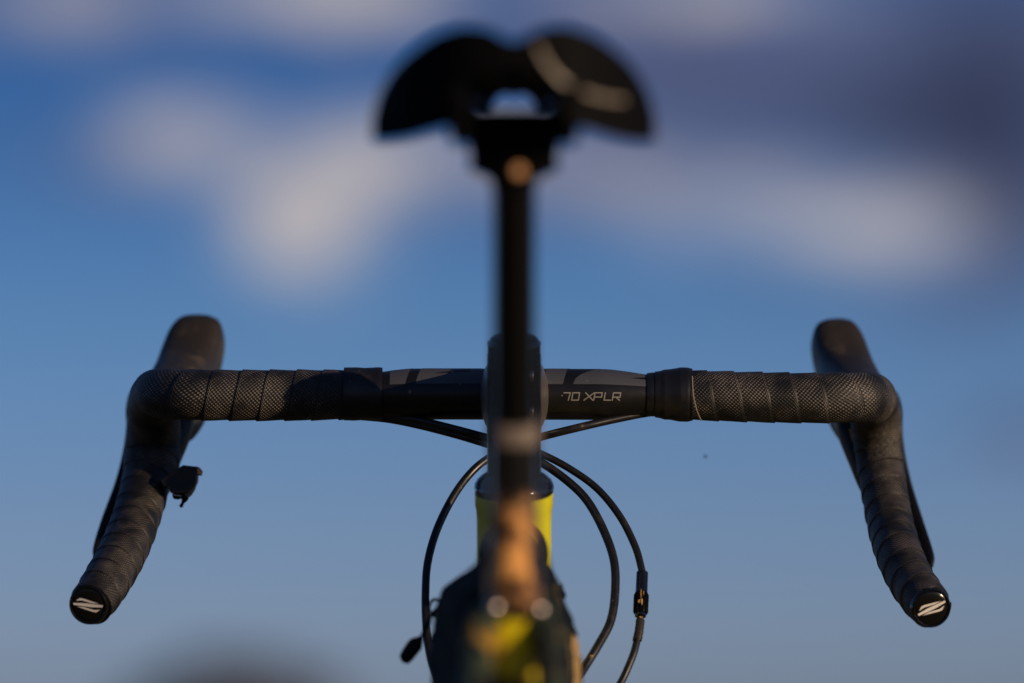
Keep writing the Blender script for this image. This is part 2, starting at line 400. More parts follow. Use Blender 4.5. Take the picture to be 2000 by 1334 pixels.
# lettering 70 XPLR
def lettering():
    GL = {'7': [[(-.1, 1), (1, 1), (.86, 0)]], '0': [[(0, 0), (0, 1), (1, 1), (1, 0), (0, 0)]],
          'X': [[(0, 0), (1.05, 1)], [(.05, 1), (1, 0)]], 'P': [[(0, 0), (0, 1), (1, 1), (1, .42), (0.1, .42)]],
          'L': [[(0, 1), (0, 0), (1, 0)]], 'R': [[(0, 0), (0, 1), (1, 1), (1, .42), (.12, .42)], [(.45, .42), (1, 0)]]}
    place = [('7', 1100, 11), ('0', 1116, 13), ('X', 1140, 17), ('P', 1159, 14), ('L', 1179, 12.5), ('R', 1195, 14)]
    V, F = [], []; hw = 1.1; H = 14.0; y0 = 784.5; sl = .17
    def put(x, y):   # photo pixel on the bar front -> point on the bar
        x2 = x + (y0 - y) * sl; s = (770 - y + (x2 - 1004) * .002) / (bar_r(x2) * 3147.6)
        return on_bar(x2, math.asin(max(-1, min(1, s))), .0002)
    for ch, x0, wd in place:
        for st in GL[ch]:
            pts = [Vector((x0 + a * wd, y0 - b * H)) for a, b in st]
            for i in range(len(pts) - 1):
                a, b = pts[i], pts[i + 1]; d = (b - a).normalized(); n = Vector((-d.y, d.x)) * hw
                a = a - d * hw * .95; b = b + d * hw * .95; k = len(V); m_ = 6
                for q in range(m_ + 1):
                    c = a + (b - a) * q / m_; V += [put(*(c + n)), put(*(c - n))]
                for q in range(m_): F.append((k + 2 * q, k + 2 * q + 1, k + 2 * q + 3, k + 2 * q + 2))
    o = obj('lettering', V, F, M['letter'], bar); o['label'] = '70 XPLR in warm grey angular capitals'
lettering()

# --- bar tape, wrapped as a real overlapping strip
LP = [(690, 771, 0, 15.6), (560, 772, 0, 16.0), (440, 772, 0, 16.0), (372, 771, .002, 16.0), (327, 769, .012, 15.8), (306, 770, .03, 15.6), (301, 784, .055, 16.2),
      (301, 818, .075, 17.0), (299, 862, .086, 17.6), (296, 902, .084, 18.0), (286, 940, .076, 16.0), (270, 998, .052, 15.4), (251, 1052, .026, 15.4), (226, 1105, -.003, 15.2), (196, 1155, -.033, 14.6), (177, 1181, -.047, 13.6)]
RP = [(1326, 771, 0, 15.6), (1450, 775, 0, 15.8), (1560, 777, 0, 15.8), (1636, 777, .003, 15.8), (1681, 776, .014, 15.6), (1702, 777, .032, 15.4), (1708, 792, .055, 15.6),
      (1711, 822, .070, 16.0), (1715, 865, .078, 15.8), (1720, 915, .076, 15.2), (1729, 970, .063, 14.8), (1740, 1028, .042, 14.8), (1757, 1085, .010, 14.8), (1779, 1132, -.014, 14.6), (1806, 1172, -.038, 14.2), (1819, 1187, -.047, 13.2)]
def build_side(path, sgn):
    rows = []
    for (px, py, y, r) in path:
        p = P(px, py, y); rows.append((p.x, p.y, p.z, r / 1000))
    S, q = spline(rows, step=.001); T, N, B = frames(S[:, :3], (0, -1, 0)); L = q[-1]
    # inner bar tube
    rr = [[S[i, :3] + (N[i] * math.cos(t) + B[i] * math.sin(t)) * .0118 for t in np.linspace(0, 2 * math.pi, 20, endpoint=False)] for i in range(0, len(S), 4)]
    V, F = rings(rr); obj('bar_tube', V, F, M['bar'], bar)
    pitch = .0172; Wd = pitch * 1.28; th = .0009; na = 44; nw = 16
    dire = -1 if sgn < 0 else 1
    def pitch_at(f): return pitch
    turns = (L - Wd * .4) / pitch
    nphi = int(turns * na) + na
    V, UV, F = [], [], []
    prof = [(k / nw) for k in range(nw + 1)]
    for i in range(nphi + 1):
        ph = 2 * math.pi * i / na - 2 * math.pi
        jit = .0009 * mnoise.noise(Vector((ph * .35, sgn * 3.1, 0))) + .0016 * mnoise.noise(Vector((ph * .09, sgn * 7.7, 0)))
        for k, f in enumerate(prof):
            s = pitch * ph / (2 * math.pi) + f * Wd + jit
            sc = min(max(s, 0), L)
            c = [np.interp(sc, q, S[:, m_]) for m_ in range(4)]
            ix = min(len(S) - 1, int(sc / L * (len(S) - 1)))
            n, b = N[ix], B[ix]; a = dire * ph + .2
            off = -.0007 + th * f
            if k == nw - 1: off = -.0007 + th
            if k == nw: off = -.0012
            lump = .00022 * mnoise.noise(Vector((ph * 1.3, f * 2, sgn * 5)))
            r = c[3] + off + lump
            V.append(Vector(c[:3]) + Vector((n * math.cos(a) + b * math.sin(a)) * r)); UV.append((22.5 if k >= nw - 1 else f * Wd * 1000, ph * .016 * 1000))
    m1 = nw + 1
    for i in range(nphi):
        for k in range(nw):
            o = i * m1 + k; F.append((o, o + 1, o + m1 + 1, o + m1))
    t = obj('bar_tape', V, F, M['tape'], bike, uv=UV, ang=60)
    t['label'] = 'textured black bar tape with dusty scuffs' 
    return S, T, N, B, q
def plug(center, axis, rot, r):
    """bar end plug with emblem; axis points out of the bar end"""
    a = Vector(axis).normalized(); c = Vector(center)
    V, F = lathe(c, a, [(-.012, r * .98), (-.004, r * 1.06), (-.001, r * 1.07), (.0012, r * 1.03), (.0018, r * .96), (.0014, r * .90), (.0006, r * .88)], 48)
    o = obj('bar_end_plug', V, F, M['plug'], bike, ang=30)
    V, F = lathe(c, a, [(.0003, r * .87), (.0009, r * .86), (.0012, r * .80), (.0014, r * .4), (.0014, .0002)], 40); obj('plug_face', V, F, M['plug'], o)
    up = Vector((0, 0, 1)); u = up.cross(-a).normalized() * -1
    u = (Vector((1, 0, 0)) - a * a.x).normalized(); v = u.cross(a) * -1
    if v.z < 0: v = -v
    e1 = u * math.cos(rot) + v * math.sin(rot); e2 = v * math.cos(rot) - u * math.sin(rot)
    polys = [[(-.86, -.05), (-.86, .07), (-.2, .10), (.86, .06), (.86, -.06), (.2, -.10)],
             [(-.72, .20), (-.50, .37), (-.30, .36), (.66, .13), (.25, .13), (-.38, .25)]]
    polys.append([(-x, -y) for x, y in polys[1]])
    V, F = [], []
    for pl in polys:
        k = len(V)
        for (x, y) in pl: V.append(c + a * .00165 + (e1 * x + e2 * y) * r * .92)
        F.append(tuple(range(k, k + len(pl))))
    obj('emblem', V, F, M['emblem'], o, smooth=False)
for path, sgn in ((LP, -1), (RP, 1)):
    S, T, N, B, q = build_side(path, sgn)
    plug(P(173.5, 1181, -.0500) if sgn < 0 else P(1818.5, 1187, -.0500), (-.22 if sgn < 0 else .20, -.93, -.22), R(-2) if sgn < 0 else R(25), .0118)
# --- finishing tape over the inner ends
def finish(x0, x1, f):
    rr = []
    for px in np.linspace(x0, x1, 40):
        c = bar_c(px); r = f(px) / 3147.6
        rr.append([c + Vector((0, -math.cos(t), math.sin(t))) * (r * (1 + .012 * mnoise.noise(Vector((px * .06, math.cos(t) * 1.4, math.sin(t) * 1.4))))) for t in np.linspace(0, 2 * math.pi, 48, endpoint=False)])
    e = rr[0]; c = bar_c(x0); rr.insert(0, [c + (p - c) * .74 for p in e]); e = rr[-1]; c = bar_c(x1); rr.append([c + (p - c) * .74 for p in e])
    V, F = rings(rr, cap=False); o = obj('finishing_tape', V, F, M['etape'], bike, ang=50); return o
o1 = finish(672, 747, lambda x: lin(x, [(672, 52), (690, 52.5), (710, 51.3), (725, 51.5), (740, 52.5), (747, 52)]))
o2 = finish(1279, 1352, lambda x: lin(x, [(1279, 45), (1290, 46.5), (1297, 49), (1310, 50), (1328, 53.3), (1342, 53.3), (1352, 51)]))
o3 = finish(1263, 1281, lambda x: lin(x, [(1263, 41.5), (1271, 43), (1281, 43.5)]))
# loose end of the right tape
pts = [P(1352 + i * .3 + (i / 9) ** 3 * 15, 735 + i * 9.6, -.0172 * math.sqrt(max(0, 1 - ((735 + i * 9.6 - 771) / 53) ** 2)) - .0004) for i in range(10)]
V, F = tube([(*p, .0004, .0003) for p in pts], .0006, 6, (1, 0, 0), .003); obj('tape_edge', V, F, M['palestrip'], bike)

# --- brake hoods, lever bodies and levers
def hood(rows, sgn):
    rows = [(*P(px, py, y), a / 1000, b / 1000) for px, py, y, a, b in rows]
    V, F = tube(rows, 0, 28, (1, 0, 0), .003, power=3.3)
    return obj('brake_hood', V, F, M['rubber'], bike)
hl = hood([(309, 812, .096, 10, 14), (318, 806, .104, 15, 20), (328, 799, .116, 17.5, 24), (342, 785, .135, 18.5, 25), (359, 750, .162, 19.2, 23), (372, 708, .177, 19.4, 19), (382, 672, .184, 18.8, 16),
           (388, 650, .187, 17.2, 13.5), (392, 634, .190, 14.0, 10), (394, 625, .192, 8.5, 6)], -1)
hr = hood([(1702, 814, .092, 9, 14), (1694, 808, .101, 14, 20), (1685, 801, .114, 16.5, 24), (1675, 790, .135, 17.5, 25), (1659, 758, .162, 18.2, 23), (1647, 716, .177, 17.6, 19), (1637, 680, .184, 17.2, 16),
           (1632, 658, .187, 15.8, 13.5), (1629, 642, .190, 13.0, 10), (1627, 633, .192, 8, 6)], 1)
# moulded grip ribs on the rubber of the right hood
for k in range(7):
    py = 668 + k * 7.6; cx = 1651 + k * 3.3
    pts = [P(cx + (q - .5) * 56 + 8, py + 5 * (q - .4) ** 2 * 4, .1690 - .0019 * k + .007 * (2 * q - 1) ** 2) for q in np.linspace(0, 1, 8)]
    V, F = tube([(*p, .0011) for p in pts], .001, 8, (0, -1, 0), .003); obj('grip_rib', V, F, M['rubber'], hr)
for rows, hd in (([(352, 800, .105, 10, 13), (347, 835, .103, 9.5, 12), (333, 875, .096, 9, 12), (316, 920, .088, 8, 10), (306, 950, .08, 5, 6)], hl),
             ([(1658, 800, .105, 10, 13), (1664, 840, .103, 9.5, 12), (1684, 890, .096, 9.5, 12), (1704, 945, .088, 8.5, 10), (1716, 975, .08, 5, 6)], hr)):
    V, F = tube([(*P(a, b, y), r1 / 1000, r2 / 1000) for a, b, y, r1, r2 in rows], 0, 20, (1, 0, 0), .003, power=3)
    obj('lever_body', V, F, M['lever'], hd)
for rows in ([(300, 758, .125, 5, 8), (280, 775, .13, 9, 7), (267, 800, .134, 7.2, 5), (264, 835, .135, 6.0, 3), (258, 890, .132, 6.6, 2.8), (243, 950, .125, 6.8, 2.8), (217, 1025, .108, 7.2, 2.6), (200, 1078, .09, 6.6, 2.4), (193, 1098, .084, 3.2, 1.5)],
             [(1706, 762, .125, 5, 8), (1726, 778, .13, 9, 7), (1741, 802, .134, 7.2, 5), (1745, 840, .135, 6.0, 3), (1749, 890, .132, 6.6, 2.8), (1763, 955, .125, 6.8, 2.8), (1785, 1025, .108, 6.8, 2.6), (1807, 1090, .09, 6.2, 2.4), (1814, 1110, .084, 3.0, 1.5)]):
    V, F = tube([(*P(a, b, y), r1 / 1000, r2 / 1000) for a, b, y, r1, r2 in rows], 0, 20, (1, 0, 0), .003, power=2.8)
    obj('brake_lever', V, F, M['lever'], bike)
# mud streak on the right lever body
V, F = tube([(*P(1661, 838, .0905), .0008), (*P(1664, 852, .0895), .0011), (*P(1666, 866, .0885), .0016), (*P(1667, 872, .0875), .0006)], .001, 8, (0, -1, 0), .002); obj('mud_splash', V, F, M['mudcake'], bike)

# --- small remote lever inside the left drop
def pp(l, y): return [P(a, b, y) for a, b in l]
V, F = prism(pp([(330, 926), (357, 908), (386, 911), (384, 938), (379, 950), (366, 963), (346, 963), (332, 961), (331, 951), (318, 950), (312, 938)], .045), (0, .022, 0), .07)
rem = obj('remote_lever', V, F, M['lever'], bike, ang=30)
V, F = prism(pp([(383, 910), (390, 913), (394, 919), (392, 927), (386, 927), (384, 922)], .047), (0, .016, 0), .1); obj('lever_tip', V, F, M['sunorange'], rem, ang=30)
V, F = lathe(P(347, 964, .055), (0.1, 0, -1), [(0, .0034), (.001, .0035), (.0024, .0033), (.0034, .0024), (.0038, .0004)], 20); obj('screw', V, F, M['stem'], rem)
V, F = prism(pp([(339, 966), (355, 968), (355, 969.5), (339, 967.5)], .0512), (0, .003, 0)); obj('screw_slot', V, F, M['steel'], rem, smooth=False)
V, F = prism(pp([(378, 949), (383, 942), (380, 955), (373, 966), (366, 972), (360, 966)], .052), (0, .010, 0), .1); obj('lever_arm', V, F, M['dustgrey'], rem, ang=30)
V, F = tube([(*P(362, 966, .055), .0026), (*P(361, 974, .055), .0022), (*P(357, 982, .055), .0010), (*P(355, 986, .055), .0011), (*P(353.5, 989, .055), .0013), (*P(353, 991.5, .055), .0004)], .001, 12, (0, -1, 0), .0008); obj('cable_nipple', V, F, M['stem'], rem)

# --- stem, top cap, spacers, headset
YS = -.09; A0 = P(1004, 770, YS); AX = Vector((0, -math.cos(R(72)), math.sin(R(72))))
def ta(py): return (770 - py) / 3230 / AX.z * 1.0
PX = 1 / 3230.
def lat(name, prof, m_, parent=bike, ang=35, segs=64):
    V, F = lathe(A0, AX, [(ta(py), r * PX) for py, r in prof], segs); return obj(name, V, F, m_, parent, ang=ang)
lat('top_cap', [(678, 50), (676, 52.8), (673, 53.6), (670.5, 52.8), (670, 50.5), (668, 49.4), (664, 47.8), (661, 44.5), (659.3, 39), (658.6, 20), (658.5, 2)], M['gloss'])
lat('headset_spacer', [(691, 50), (690.5, 52.3), (679, 52.3), (678, 50.5)], M['stem'])
st = []
def stem_ring(c, ax1, a, ax2, b, n=40, p=2.3):
    return [Vector(c) + ax1 * a * math.copysign(abs(math.cos(t)) ** (2 / p), math.cos(t)) + ax2 * b * math.copysign(abs(math.sin(t)) ** (2 / p), math.sin(t)) for t in np.linspace(0, 2 * math.pi, n, endpoint=False)]
stem = lat('stem', [(859, 50), (858, 53.2), (845, 54), (828, 54), (810, 53.5), (772, 53.2), (730, 53.4), (700, 53.4), (693, 53), (692, 50)], M['stem'])
X_, Z_ = Vector((1, 0, 0)), Vector((0, 0, 1)); rr = []
for y, cz, a, b in ((-.085, 770, .0150, .020), (-.070, 770, .0155, .0205), (-.055, 770, .0165, .021), (-.044, 771, .0165, .0215), (-.037, 772, .0172, .0222), (-.0315, 773, .0188, .0238), (-.0255, 773, .0203, .0260), (-.018, 773, .0211, .0275), (-.010, 773, .0214, .0282), (-.0015, 773, .0215, .0284)):
    rr.append(stem_ring(P(1004.5, cz, y), X_, a, Z_, b))
V, F = rings(rr); obj('stem_body', V, F, M['stemclamp'], stem)
rr = []
for y, a, b in ((0.0, .0206, .0280), (.0006, .0214, .0287), (.012, .0214, .0287), (.018, .0205, .0255), (.022, .017, .021), (.0235, .010, .012)):
    rr.append(stem_ring(P(1004.5, 773, y), X_, a, Z_, b))
V, F = rings(rr); obj('faceplate', V, F, M['stem'], stem)
# pinch-bolt block on the rear of the stem
for py in (738, 806):
    c = A0 + AX * ta(py) + Vector((.006, -.0155, 0))
    V, F = lathe(c - Vector((.016, 0, 0)), (1, 0, 0), [(0, .0045), (.0008, .0062), (.0185, .0062), (.020, .0055)], 24); bb = obj('clamp_boss', V, F, M['stem'], stem)
    V, F = lathe(c + Vector((.0035, 0, 0)), (1, 0, 0), [(0, .0035), (.0022, .0035), (.0028, .003), (.0028, .0017), (.0008, .0016)], 20); obj('pinch_bolt', V, F, M['steel'], stem)
V, F = prism([A0 + AX * ta(py) + Vector((x, -.0168, 0)) for py, x in ((722, -.0008), (722, .0008), (822, .0008), (822, -.0008))], (0, -.0008, 0)); obj('clamp_slot', V, F, M['plug'], stem, smooth=False)
for a, b in ((860, 875), (875.8, 893), (893.8, 921)):
    lat('headset_spacer', [(b, 51.5), (b - .6, 53.4), (a + .6, 53.4), (a, 51.5)], M['stem'])
lat('headset_cover', [(960, 70), (957, 77.5), (950, 78.5), (944, 77.5), (937, 74), (930, 66.5), (924, 57), (921.5, 51)], M['gloss'], ang=50)
ht = lat('head_tube', [(1400, 84), (1385, 86), (1340, 84), (1250, 78), (1100, 74), (1010, 74), (990, 75), (984, 77), (962, 77.5), (960, 75)], M['yellow'])
lat('lower_headset_cup', [(1420, 80), (1417, 87), (1402, 87), (1400, 80)], M['gloss'])

# --- frame tubes
def tb(name, rows, m_, n0=(1, 0, 0), segs=32, power=2.2, step=.006, parent=bike):
    V, F = tube([(p[0], p[1], p[2], p[3], p[4]) for p in rows], 0, segs, n0, step, power=power); return obj(name, V, F, m_, parent)
CX = .001
def axp(py): return A0 + AX * ta(py)
h1 = axp(1085)
tb('top_tube', [(CX, h1.y - .008, h1.z, .0165, .0185), (CX, -.20, .838, .0160, .017), (CX, -.40, .828, .0150, .0155), (CX, -.585, .818, .0135, .0135)], M['gloss'])
SC = P(1004, 858, -.62); SDN = Vector((0, math.cos(R(73)), -math.sin(R(73))))
def sp(d): return SC + SDN * d
BB = sp((SC.z - .275) / math.sin(R(73)))
rows = []
for d, a, b in ((0, .0128, .017), (.02, .0128, .017), (.05, .0132, .0175), (.085, .0145, .0175), (.105, .0165, .0175), (.16, .0175, .0175), (.35, .0175, .0175), (.62, .02, .02)):
    p = sp(d); rows.append((CX, p.y, p.z, a, b))
tb('seat_tube', rows, M['seattube'], step=.004)
h2 = axp(1350)
tb('down_tube', [(CX, h2.y, h2.z, .022, .023), (CX, (h2.y + BB.y) / 2, (h2.z + BB.z) / 2, .022, .023), (CX, BB.y, BB.z, .024, .022)], M['yellow'])
AXR = Vector((CX, BB.y - .425, .35)); AXF = Vector((CX, .172, .35))
for s in (-1, 1):
    j = sp(.098)
    tb('seat_stay', [(CX + s * .0105, j.y - .010, j.z + .006, .0072, .0085), (CX + s * .0185, j.y - .026, j.z - .022, .0078, .0085), (CX + s * .031, (j.y + AXR.y) / 2 - .01, (j.z + AXR.z) / 2, .0075, .0085), (CX + s * .064, AXR.y, AXR.z, .007, .009)], M['stay'], segs=20)
    tb('chain_stay', [(CX + s * .025, BB.y, BB.z, .011, .012), (CX + s * .032, BB.y - .12, BB.z + .01, .009, .012), (CX + s * .064, AXR.y, AXR.z, .008, .010)], M['yellow'], segs=20)
    fk = axp(1440)
    tb('fork_blade', [(CX + s * .020, fk.y, fk.z, .014, .016), (CX + s * .045, fk.y + .03, fk.z - .08, .011, .015), (CX + s * .052, AXF.y - .045, AXF.z + .16, .010, .013), (CX + s * .054, AXF.y, AXF.z, .008, .009)], M['yellow'], segs=20)
    # two bolts that close the stay junction
    c = P(966 if s < 0 else 1052, 1186 if s < 0 else 1191, -.6125)
    V, F = lathe(c, (.25, -1, .05), [(-.009, .0034), (.0, .0034), (.0012, .0031), (.0020, .0020), (.0023, .0003)], 20); obj('frame_bolt', V, F, M['steel'], bike)
# fork crown
fk = axp(1428); V, F = tube([(CX - .034, fk.y + .003, fk.z - .012, .012, .014), (CX - .018, fk.y, fk.z, .018, .017), (CX + .018, fk.y, fk.z, .018, .017), (CX + .034, fk.y + .003, fk.z - .012, .012, .014)], 0, 20, (0, -1, 0), .004); obj('fork_crown', V, F, M['yellow'], bike)
V, F = lathe(BB - Vector((.036, 0, 0)), (1, 0, 0), [(0, .018), (.002, .022), (.070, .022), (.072, .018)], 32); obj('bottom_bracket', V, F, M['yellow'], bike)
# seat collar
rr = []
for d, k in ((-.0105, .90), (-.0098, .97), (-.0075, 1.0), (-.001, 1.0), (.0005, .93)):
    p = sp(d); rr.append(stem_ring((CX, p.y, p.z), X_, 0.0132 * k, Vector((0, math.sin(R(73)), math.cos(R(73)))), .0200 * k, 40, 3.0))
V, F = rings(rr); obj('seat_collar', V, F, M['dustgrey'], bike)

# --- seat post and clamp head
rows = []
for d in (.03, -.02, -.06, -.10, -.138):
    p = sp(d); rows.append((CX, p.y, p.z, .0112, .0155))
V, F = tube(rows, 0, 32, (1, 0, 0), .006, power=2.2); post = obj('seat_post', V, F, M['post'], bike)
hd = sp(-.140)
rr = []
for dz, a, b in ((-.012, .0100, .013), (-.004, .0125, .015), (.000, .0215, .018), (.002, .0228, .0195), (.006, .0222, .020), (.014, .0235, .020), (.022, .0275, .020), (.0290, .0265, .019)):
    rr.append(stem_ring((CX, hd.y - .003, hd.z + dz), X_, a, Vector((0, 1, 0)), b, 40, 3.2))
V, F = rings(rr); obj('saddle_clamp', V, F, M['saddle'], post, ang=30)
V, F = lathe(P(1013, 334, hd.y - .0225), (.28, -1, .1), [(-.006, .0032), (.0, .0032), (.0008, .0030), (.0012, .0024), (.0012, .0016), (-.0006, .0015)], 24); obj('clamp_bolt', V, F, M['sunorange'], post)

# --- saddle
SY, SZ = -.748, P(900, 47, -.748).z
sad = None
top_pts = [(0, -.0080), (.004, -.0070), (.009, -.0034), (.015, -.0012), (.025, 0), (.036, -.0026), (.045, -.0070), (.0535, -.0138), (.060, -.0220), (.065, -.0320), (.0672, -.0395), (.0685, -.0470)]
def ztop(ax, t, W):
    f = ax / W * .0685
    z = lin(f, top_pts)
    k = 1 - .80 * min(1, t / .42)
    return SZ + z * k + .004 * min(1, t / .6)
bot_pts = [(0, -.0225), (.020, -.0230), (.0225, -.030), (.0245, -.042), (.028, -.0485), (.036, -.0505), (.050, -.0530), (.061, -.0530), (.066, -.0515), (.0685, -.0490)]
def zbot(ax, t, W):
    f = ax / W * .0685; z = lin(f, bot_pts)
    inner = lin(f, top_pts) - .011
    k = min(1, t / .14)
    z = z * (1 - k) + min(inner, -.014) * k if f < .062 else z * (1 - .35 * k)
    kk = 1 - .50 * min(1, t / .45)
    nose = ztop(ax, t, W) - .009; kn = min(1, max(0, (t - .10) / .2))
    if f < .05: return min((SZ + z * (kk * .5 + .5)) * (1 - kn) + nose * kn, ztop(ax, t, W) - .004)
    k2 = min(1, max(0, (t - .16) / .22))
    return min((SZ + z * (kk * .5 + .5)) * (1 - k2) + nose * k2, ztop(ax, t, W) - .004)
def Wf(t): return lin(t, [(0, .0712), (.08, .0715), (.18, .066), (.32, .048), (.45, .034), (.6, .026), (.8, .022), (.95, .019), (1, .012)])
def xin(t): return lin(t, [(0, 0.0), (.10, 0.0), (.12, .010), (.15, .022), (.34, .022), (.45, .0165), (.55, .012), (.72, .006), (.78, 0.0), (1, 0.0)])
nt, nu = 60, 28; V, F = [], []
for s in (-1, 1):
    k0 = len(V)
    for i in range(nt + 1):
        t = (i / nt) ** 1.25
        for j in range(nu + 1):
            u = j / nu; W = Wf(t); ax = xin(t) + (W - xin(t)) * u
            yr = SY + 11 * ax * ax * max(0, 1 - t * 2.2) + .003 * (1 - min(1, ax / .02))
            y = yr + (SY + .245 - SY) * t
            V.append(Vector((CX + s * ax, y, ztop(ax, t, W)))); V.append(Vector((CX + s * ax, y + .004 * (1 - t), zbot(ax, t, W))))
    def ix(i, j, b): return k0 + (i * (nu + 1) + j) * 2 + b
    for i in range(nt):
        for j in range(nu):
            F.append((ix(i, j, 0), ix(i, j + 1, 0), ix(i + 1, j + 1, 0), ix(i + 1, j, 0)))
            F.append((ix(i, j, 1), ix(i + 1, j, 1), ix(i + 1, j + 1, 1), ix(i, j + 1, 1)))
        F.append((ix(i, 0, 0), ix(i + 1, 0, 0), ix(i + 1, 0, 1), ix(i, 0, 1))); F.append((ix(i, nu, 0), ix(i, nu, 1), ix(i + 1, nu, 1), ix(i + 1, nu, 0)))
    for j in range(nu):
        F.append((ix(0, j, 0), ix(0, j, 1), ix(0, j + 1, 1), ix(0, j + 1, 0))); F.append((ix(nt, j, 0), ix(nt, j + 1, 0), ix(nt, j + 1, 1), ix(nt, j, 1)))
sad = obj('saddle', V, F, M['saddle'], bike, ang=50)
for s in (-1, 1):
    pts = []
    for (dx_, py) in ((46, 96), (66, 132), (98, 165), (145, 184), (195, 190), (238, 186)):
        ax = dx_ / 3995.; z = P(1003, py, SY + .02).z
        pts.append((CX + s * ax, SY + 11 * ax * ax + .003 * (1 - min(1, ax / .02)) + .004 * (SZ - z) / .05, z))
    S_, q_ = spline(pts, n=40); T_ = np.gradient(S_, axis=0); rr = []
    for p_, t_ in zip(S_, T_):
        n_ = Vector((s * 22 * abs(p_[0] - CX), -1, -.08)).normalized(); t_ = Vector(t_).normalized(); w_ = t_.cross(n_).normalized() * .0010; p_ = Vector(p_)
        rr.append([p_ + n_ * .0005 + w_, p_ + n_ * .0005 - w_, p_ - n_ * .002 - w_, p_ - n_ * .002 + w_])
    V, F = rings(rr); 
    if s > 0: obj('sunlit_strip', V, F, M['palestrip'], sad)  # sunlit streak modelled as a pale strip, on the right wing only
    z0 = hd.z + .030
    V, F = tube([(CX + s * .028, SY + .018, SZ - .036, .0035), (CX + s * .0255, SY + .045, z0 + .003, .0035), (CX + s * .022, hd.y - .03, z0, .0035), (CX + s * .022, hd.y + .03, z0, .0035), (CX + s * .0215, SY + .15, z0 + .010, .0035), (CX + s * .0195, SY + .195, SZ - .006, .0035)], .0035, 14, (1, 0, 0), .004); obj('saddle_rail', V, F, M['stem'], sad)
    V, F = tube([(CX + s * .0290, SY + .018, SZ - .026, .0060, .011), (CX + s * .0280, SY + .024, SZ - .042, .0058, .010), (CX + s * .0270, SY + .034, SZ - .052, .0045, .007)], 0, 16, (1, 0, 0), .002, power=2.8); obj('rail_socket', V, F, M['saddle'], sad)

# --- cables
def cable(name, pts, r, parent=bike, m_=None):
    V, F = tube([(*P(a, b, y), r) for a, b, y in pts], r, 14, (0, 0, 1) if False else (0, -1, 0.3), .003); return obj(name, V, F, m_ or M['housing'], parent)
cable('cable', [(700, 806, .004), (760, 812, .0), (820, 821, -.006), (890, 838, -.012), (950, 854, -.010), (1003, 868, -.002), (1058, 887, .002), (1115, 917, 0), (1168, 956, -.004), (1211, 1009, -.012), (1240, 1066, -.02), (1252, 1107, -.026), (1254.5, 1122, -.028)], .0023)
cable('cable', [(1245, 1248, -.048), (1238, 1275, -.052), (1226, 1305, -.056), (1212, 1334, -.06), (1180, 1385, -.07), (1120, 1450, -.085), (1040, 1510, -.10)], .0023)
cable('brake_hose', [(700, 812, .004), (760, 818, .002), (820, 830, -.002), (890, 848, -.008), (950, 866, -.006), (1003, 882, .004), (1058, 904, .004), (1115, 945, -.002), (1151, 984, -.01), (1183, 1045, -.02), (1200, 1101, -.03), (1201, 1162, -.04), (1192, 1215, -.05), (1168, 1261, -.06), (1144, 1300, -.068), (1125, 1330, -.076), (1085, 1385, -.09), (1045, 1440, -.10)], .0027)
cable('brake_hose', [(1330, 800, .004), (1268, 806, .002), (1200, 819, -.004), (1130, 835, -.010), (1062, 852, -.006), (1003, 870, .012), (948, 899, .006), (913, 931, .0), (881, 977, -.01), (852, 1038, -.02), (835, 1101, -.03), (831, 1162, -.04), (832, 1215, -.05), (836, 1258, -.058), (846, 1304, -.066), (868, 1360, -.075), (930, 1440, -.09), (985, 1500, -.10)], .0025)
# inline barrel adjuster on the outer cable
a = P(1254.5, 1117, -.028); b = P(1250.5, 1212, -.042); d = b - a; Ln = d.length; s3 = 3150.
V, F = lathe(a, d, [(0, 9 / s3), (.0006, 11.5 / s3), (.0142, 11.8 / s3), (.0150, 13 / s3)], 32); adj = obj('barrel_adjuster', V, F, M['gloss'], bike)
def fluted(o, ax, prof, n=16, segs=96):
    o = Vector(o); ax = Vector(ax).normalized(); u = ax.orthogonal().normalized(); v = ax.cross(u); rr = []
    for t, r in prof: rr.append([o + ax * t + (u * math.cos(2 * math.pi * j / segs) + v * math.sin(2 * math.pi * j / segs)) * (r * (1 + .05 * math.copysign(1, math.sin(2 * math.pi * j * n / segs + .1)))) for j in range(segs)])
    return rings(rr)
V, F = fluted(a + d.normalized() * .0150, d, [(0, 12 / s3), (.0012, 14.0 / s3), (.0125, 14.0 / s3), (.0136, 12.5 / s3)]); obj('knurled_barrel', V, F, M['stem'], adj, ang=25)
V, F = lathe(a + d.normalized() * .0286, d, [(0, 9 / s3), (.0004, 11 / s3), (.0018, 11 / s3), (.0024, 8 / s3)], 24); obj('ferrule', V, F, M['gloss'], adj)
rows = [(1250.5, 1211, -.042), (1249.5, 1222, -.044), (1247, 1238, -.0465), (1244.5, 1250, -.048)]
V, F = tube([(*P(x, y, q), (8.6 if i < 3 else 9.2) / s3) for i, (x, y, q) in enumerate(rows)], .0027, 16, (0, -1, .3), .0008)
obj('rubber_sleeve', V, F, M['rubber'], adj)
for yy in (1236, 1241, 1246, 1249):
    V, F = tube([(*(P(1247.6 - (yy - 1236) * .2, yy, -.0463 - (yy - 1236) * .0002) + Vector((math.cos(t) * .0029, math.sin(t) * .0029, .0006 * math.cos(t)))), .0003) for t in np.linspace(0, 6.1, 14)], .0003, 6, (0, 0, 1), .0012); obj('sleeve_rib', V, F, M['rubber'], adj)
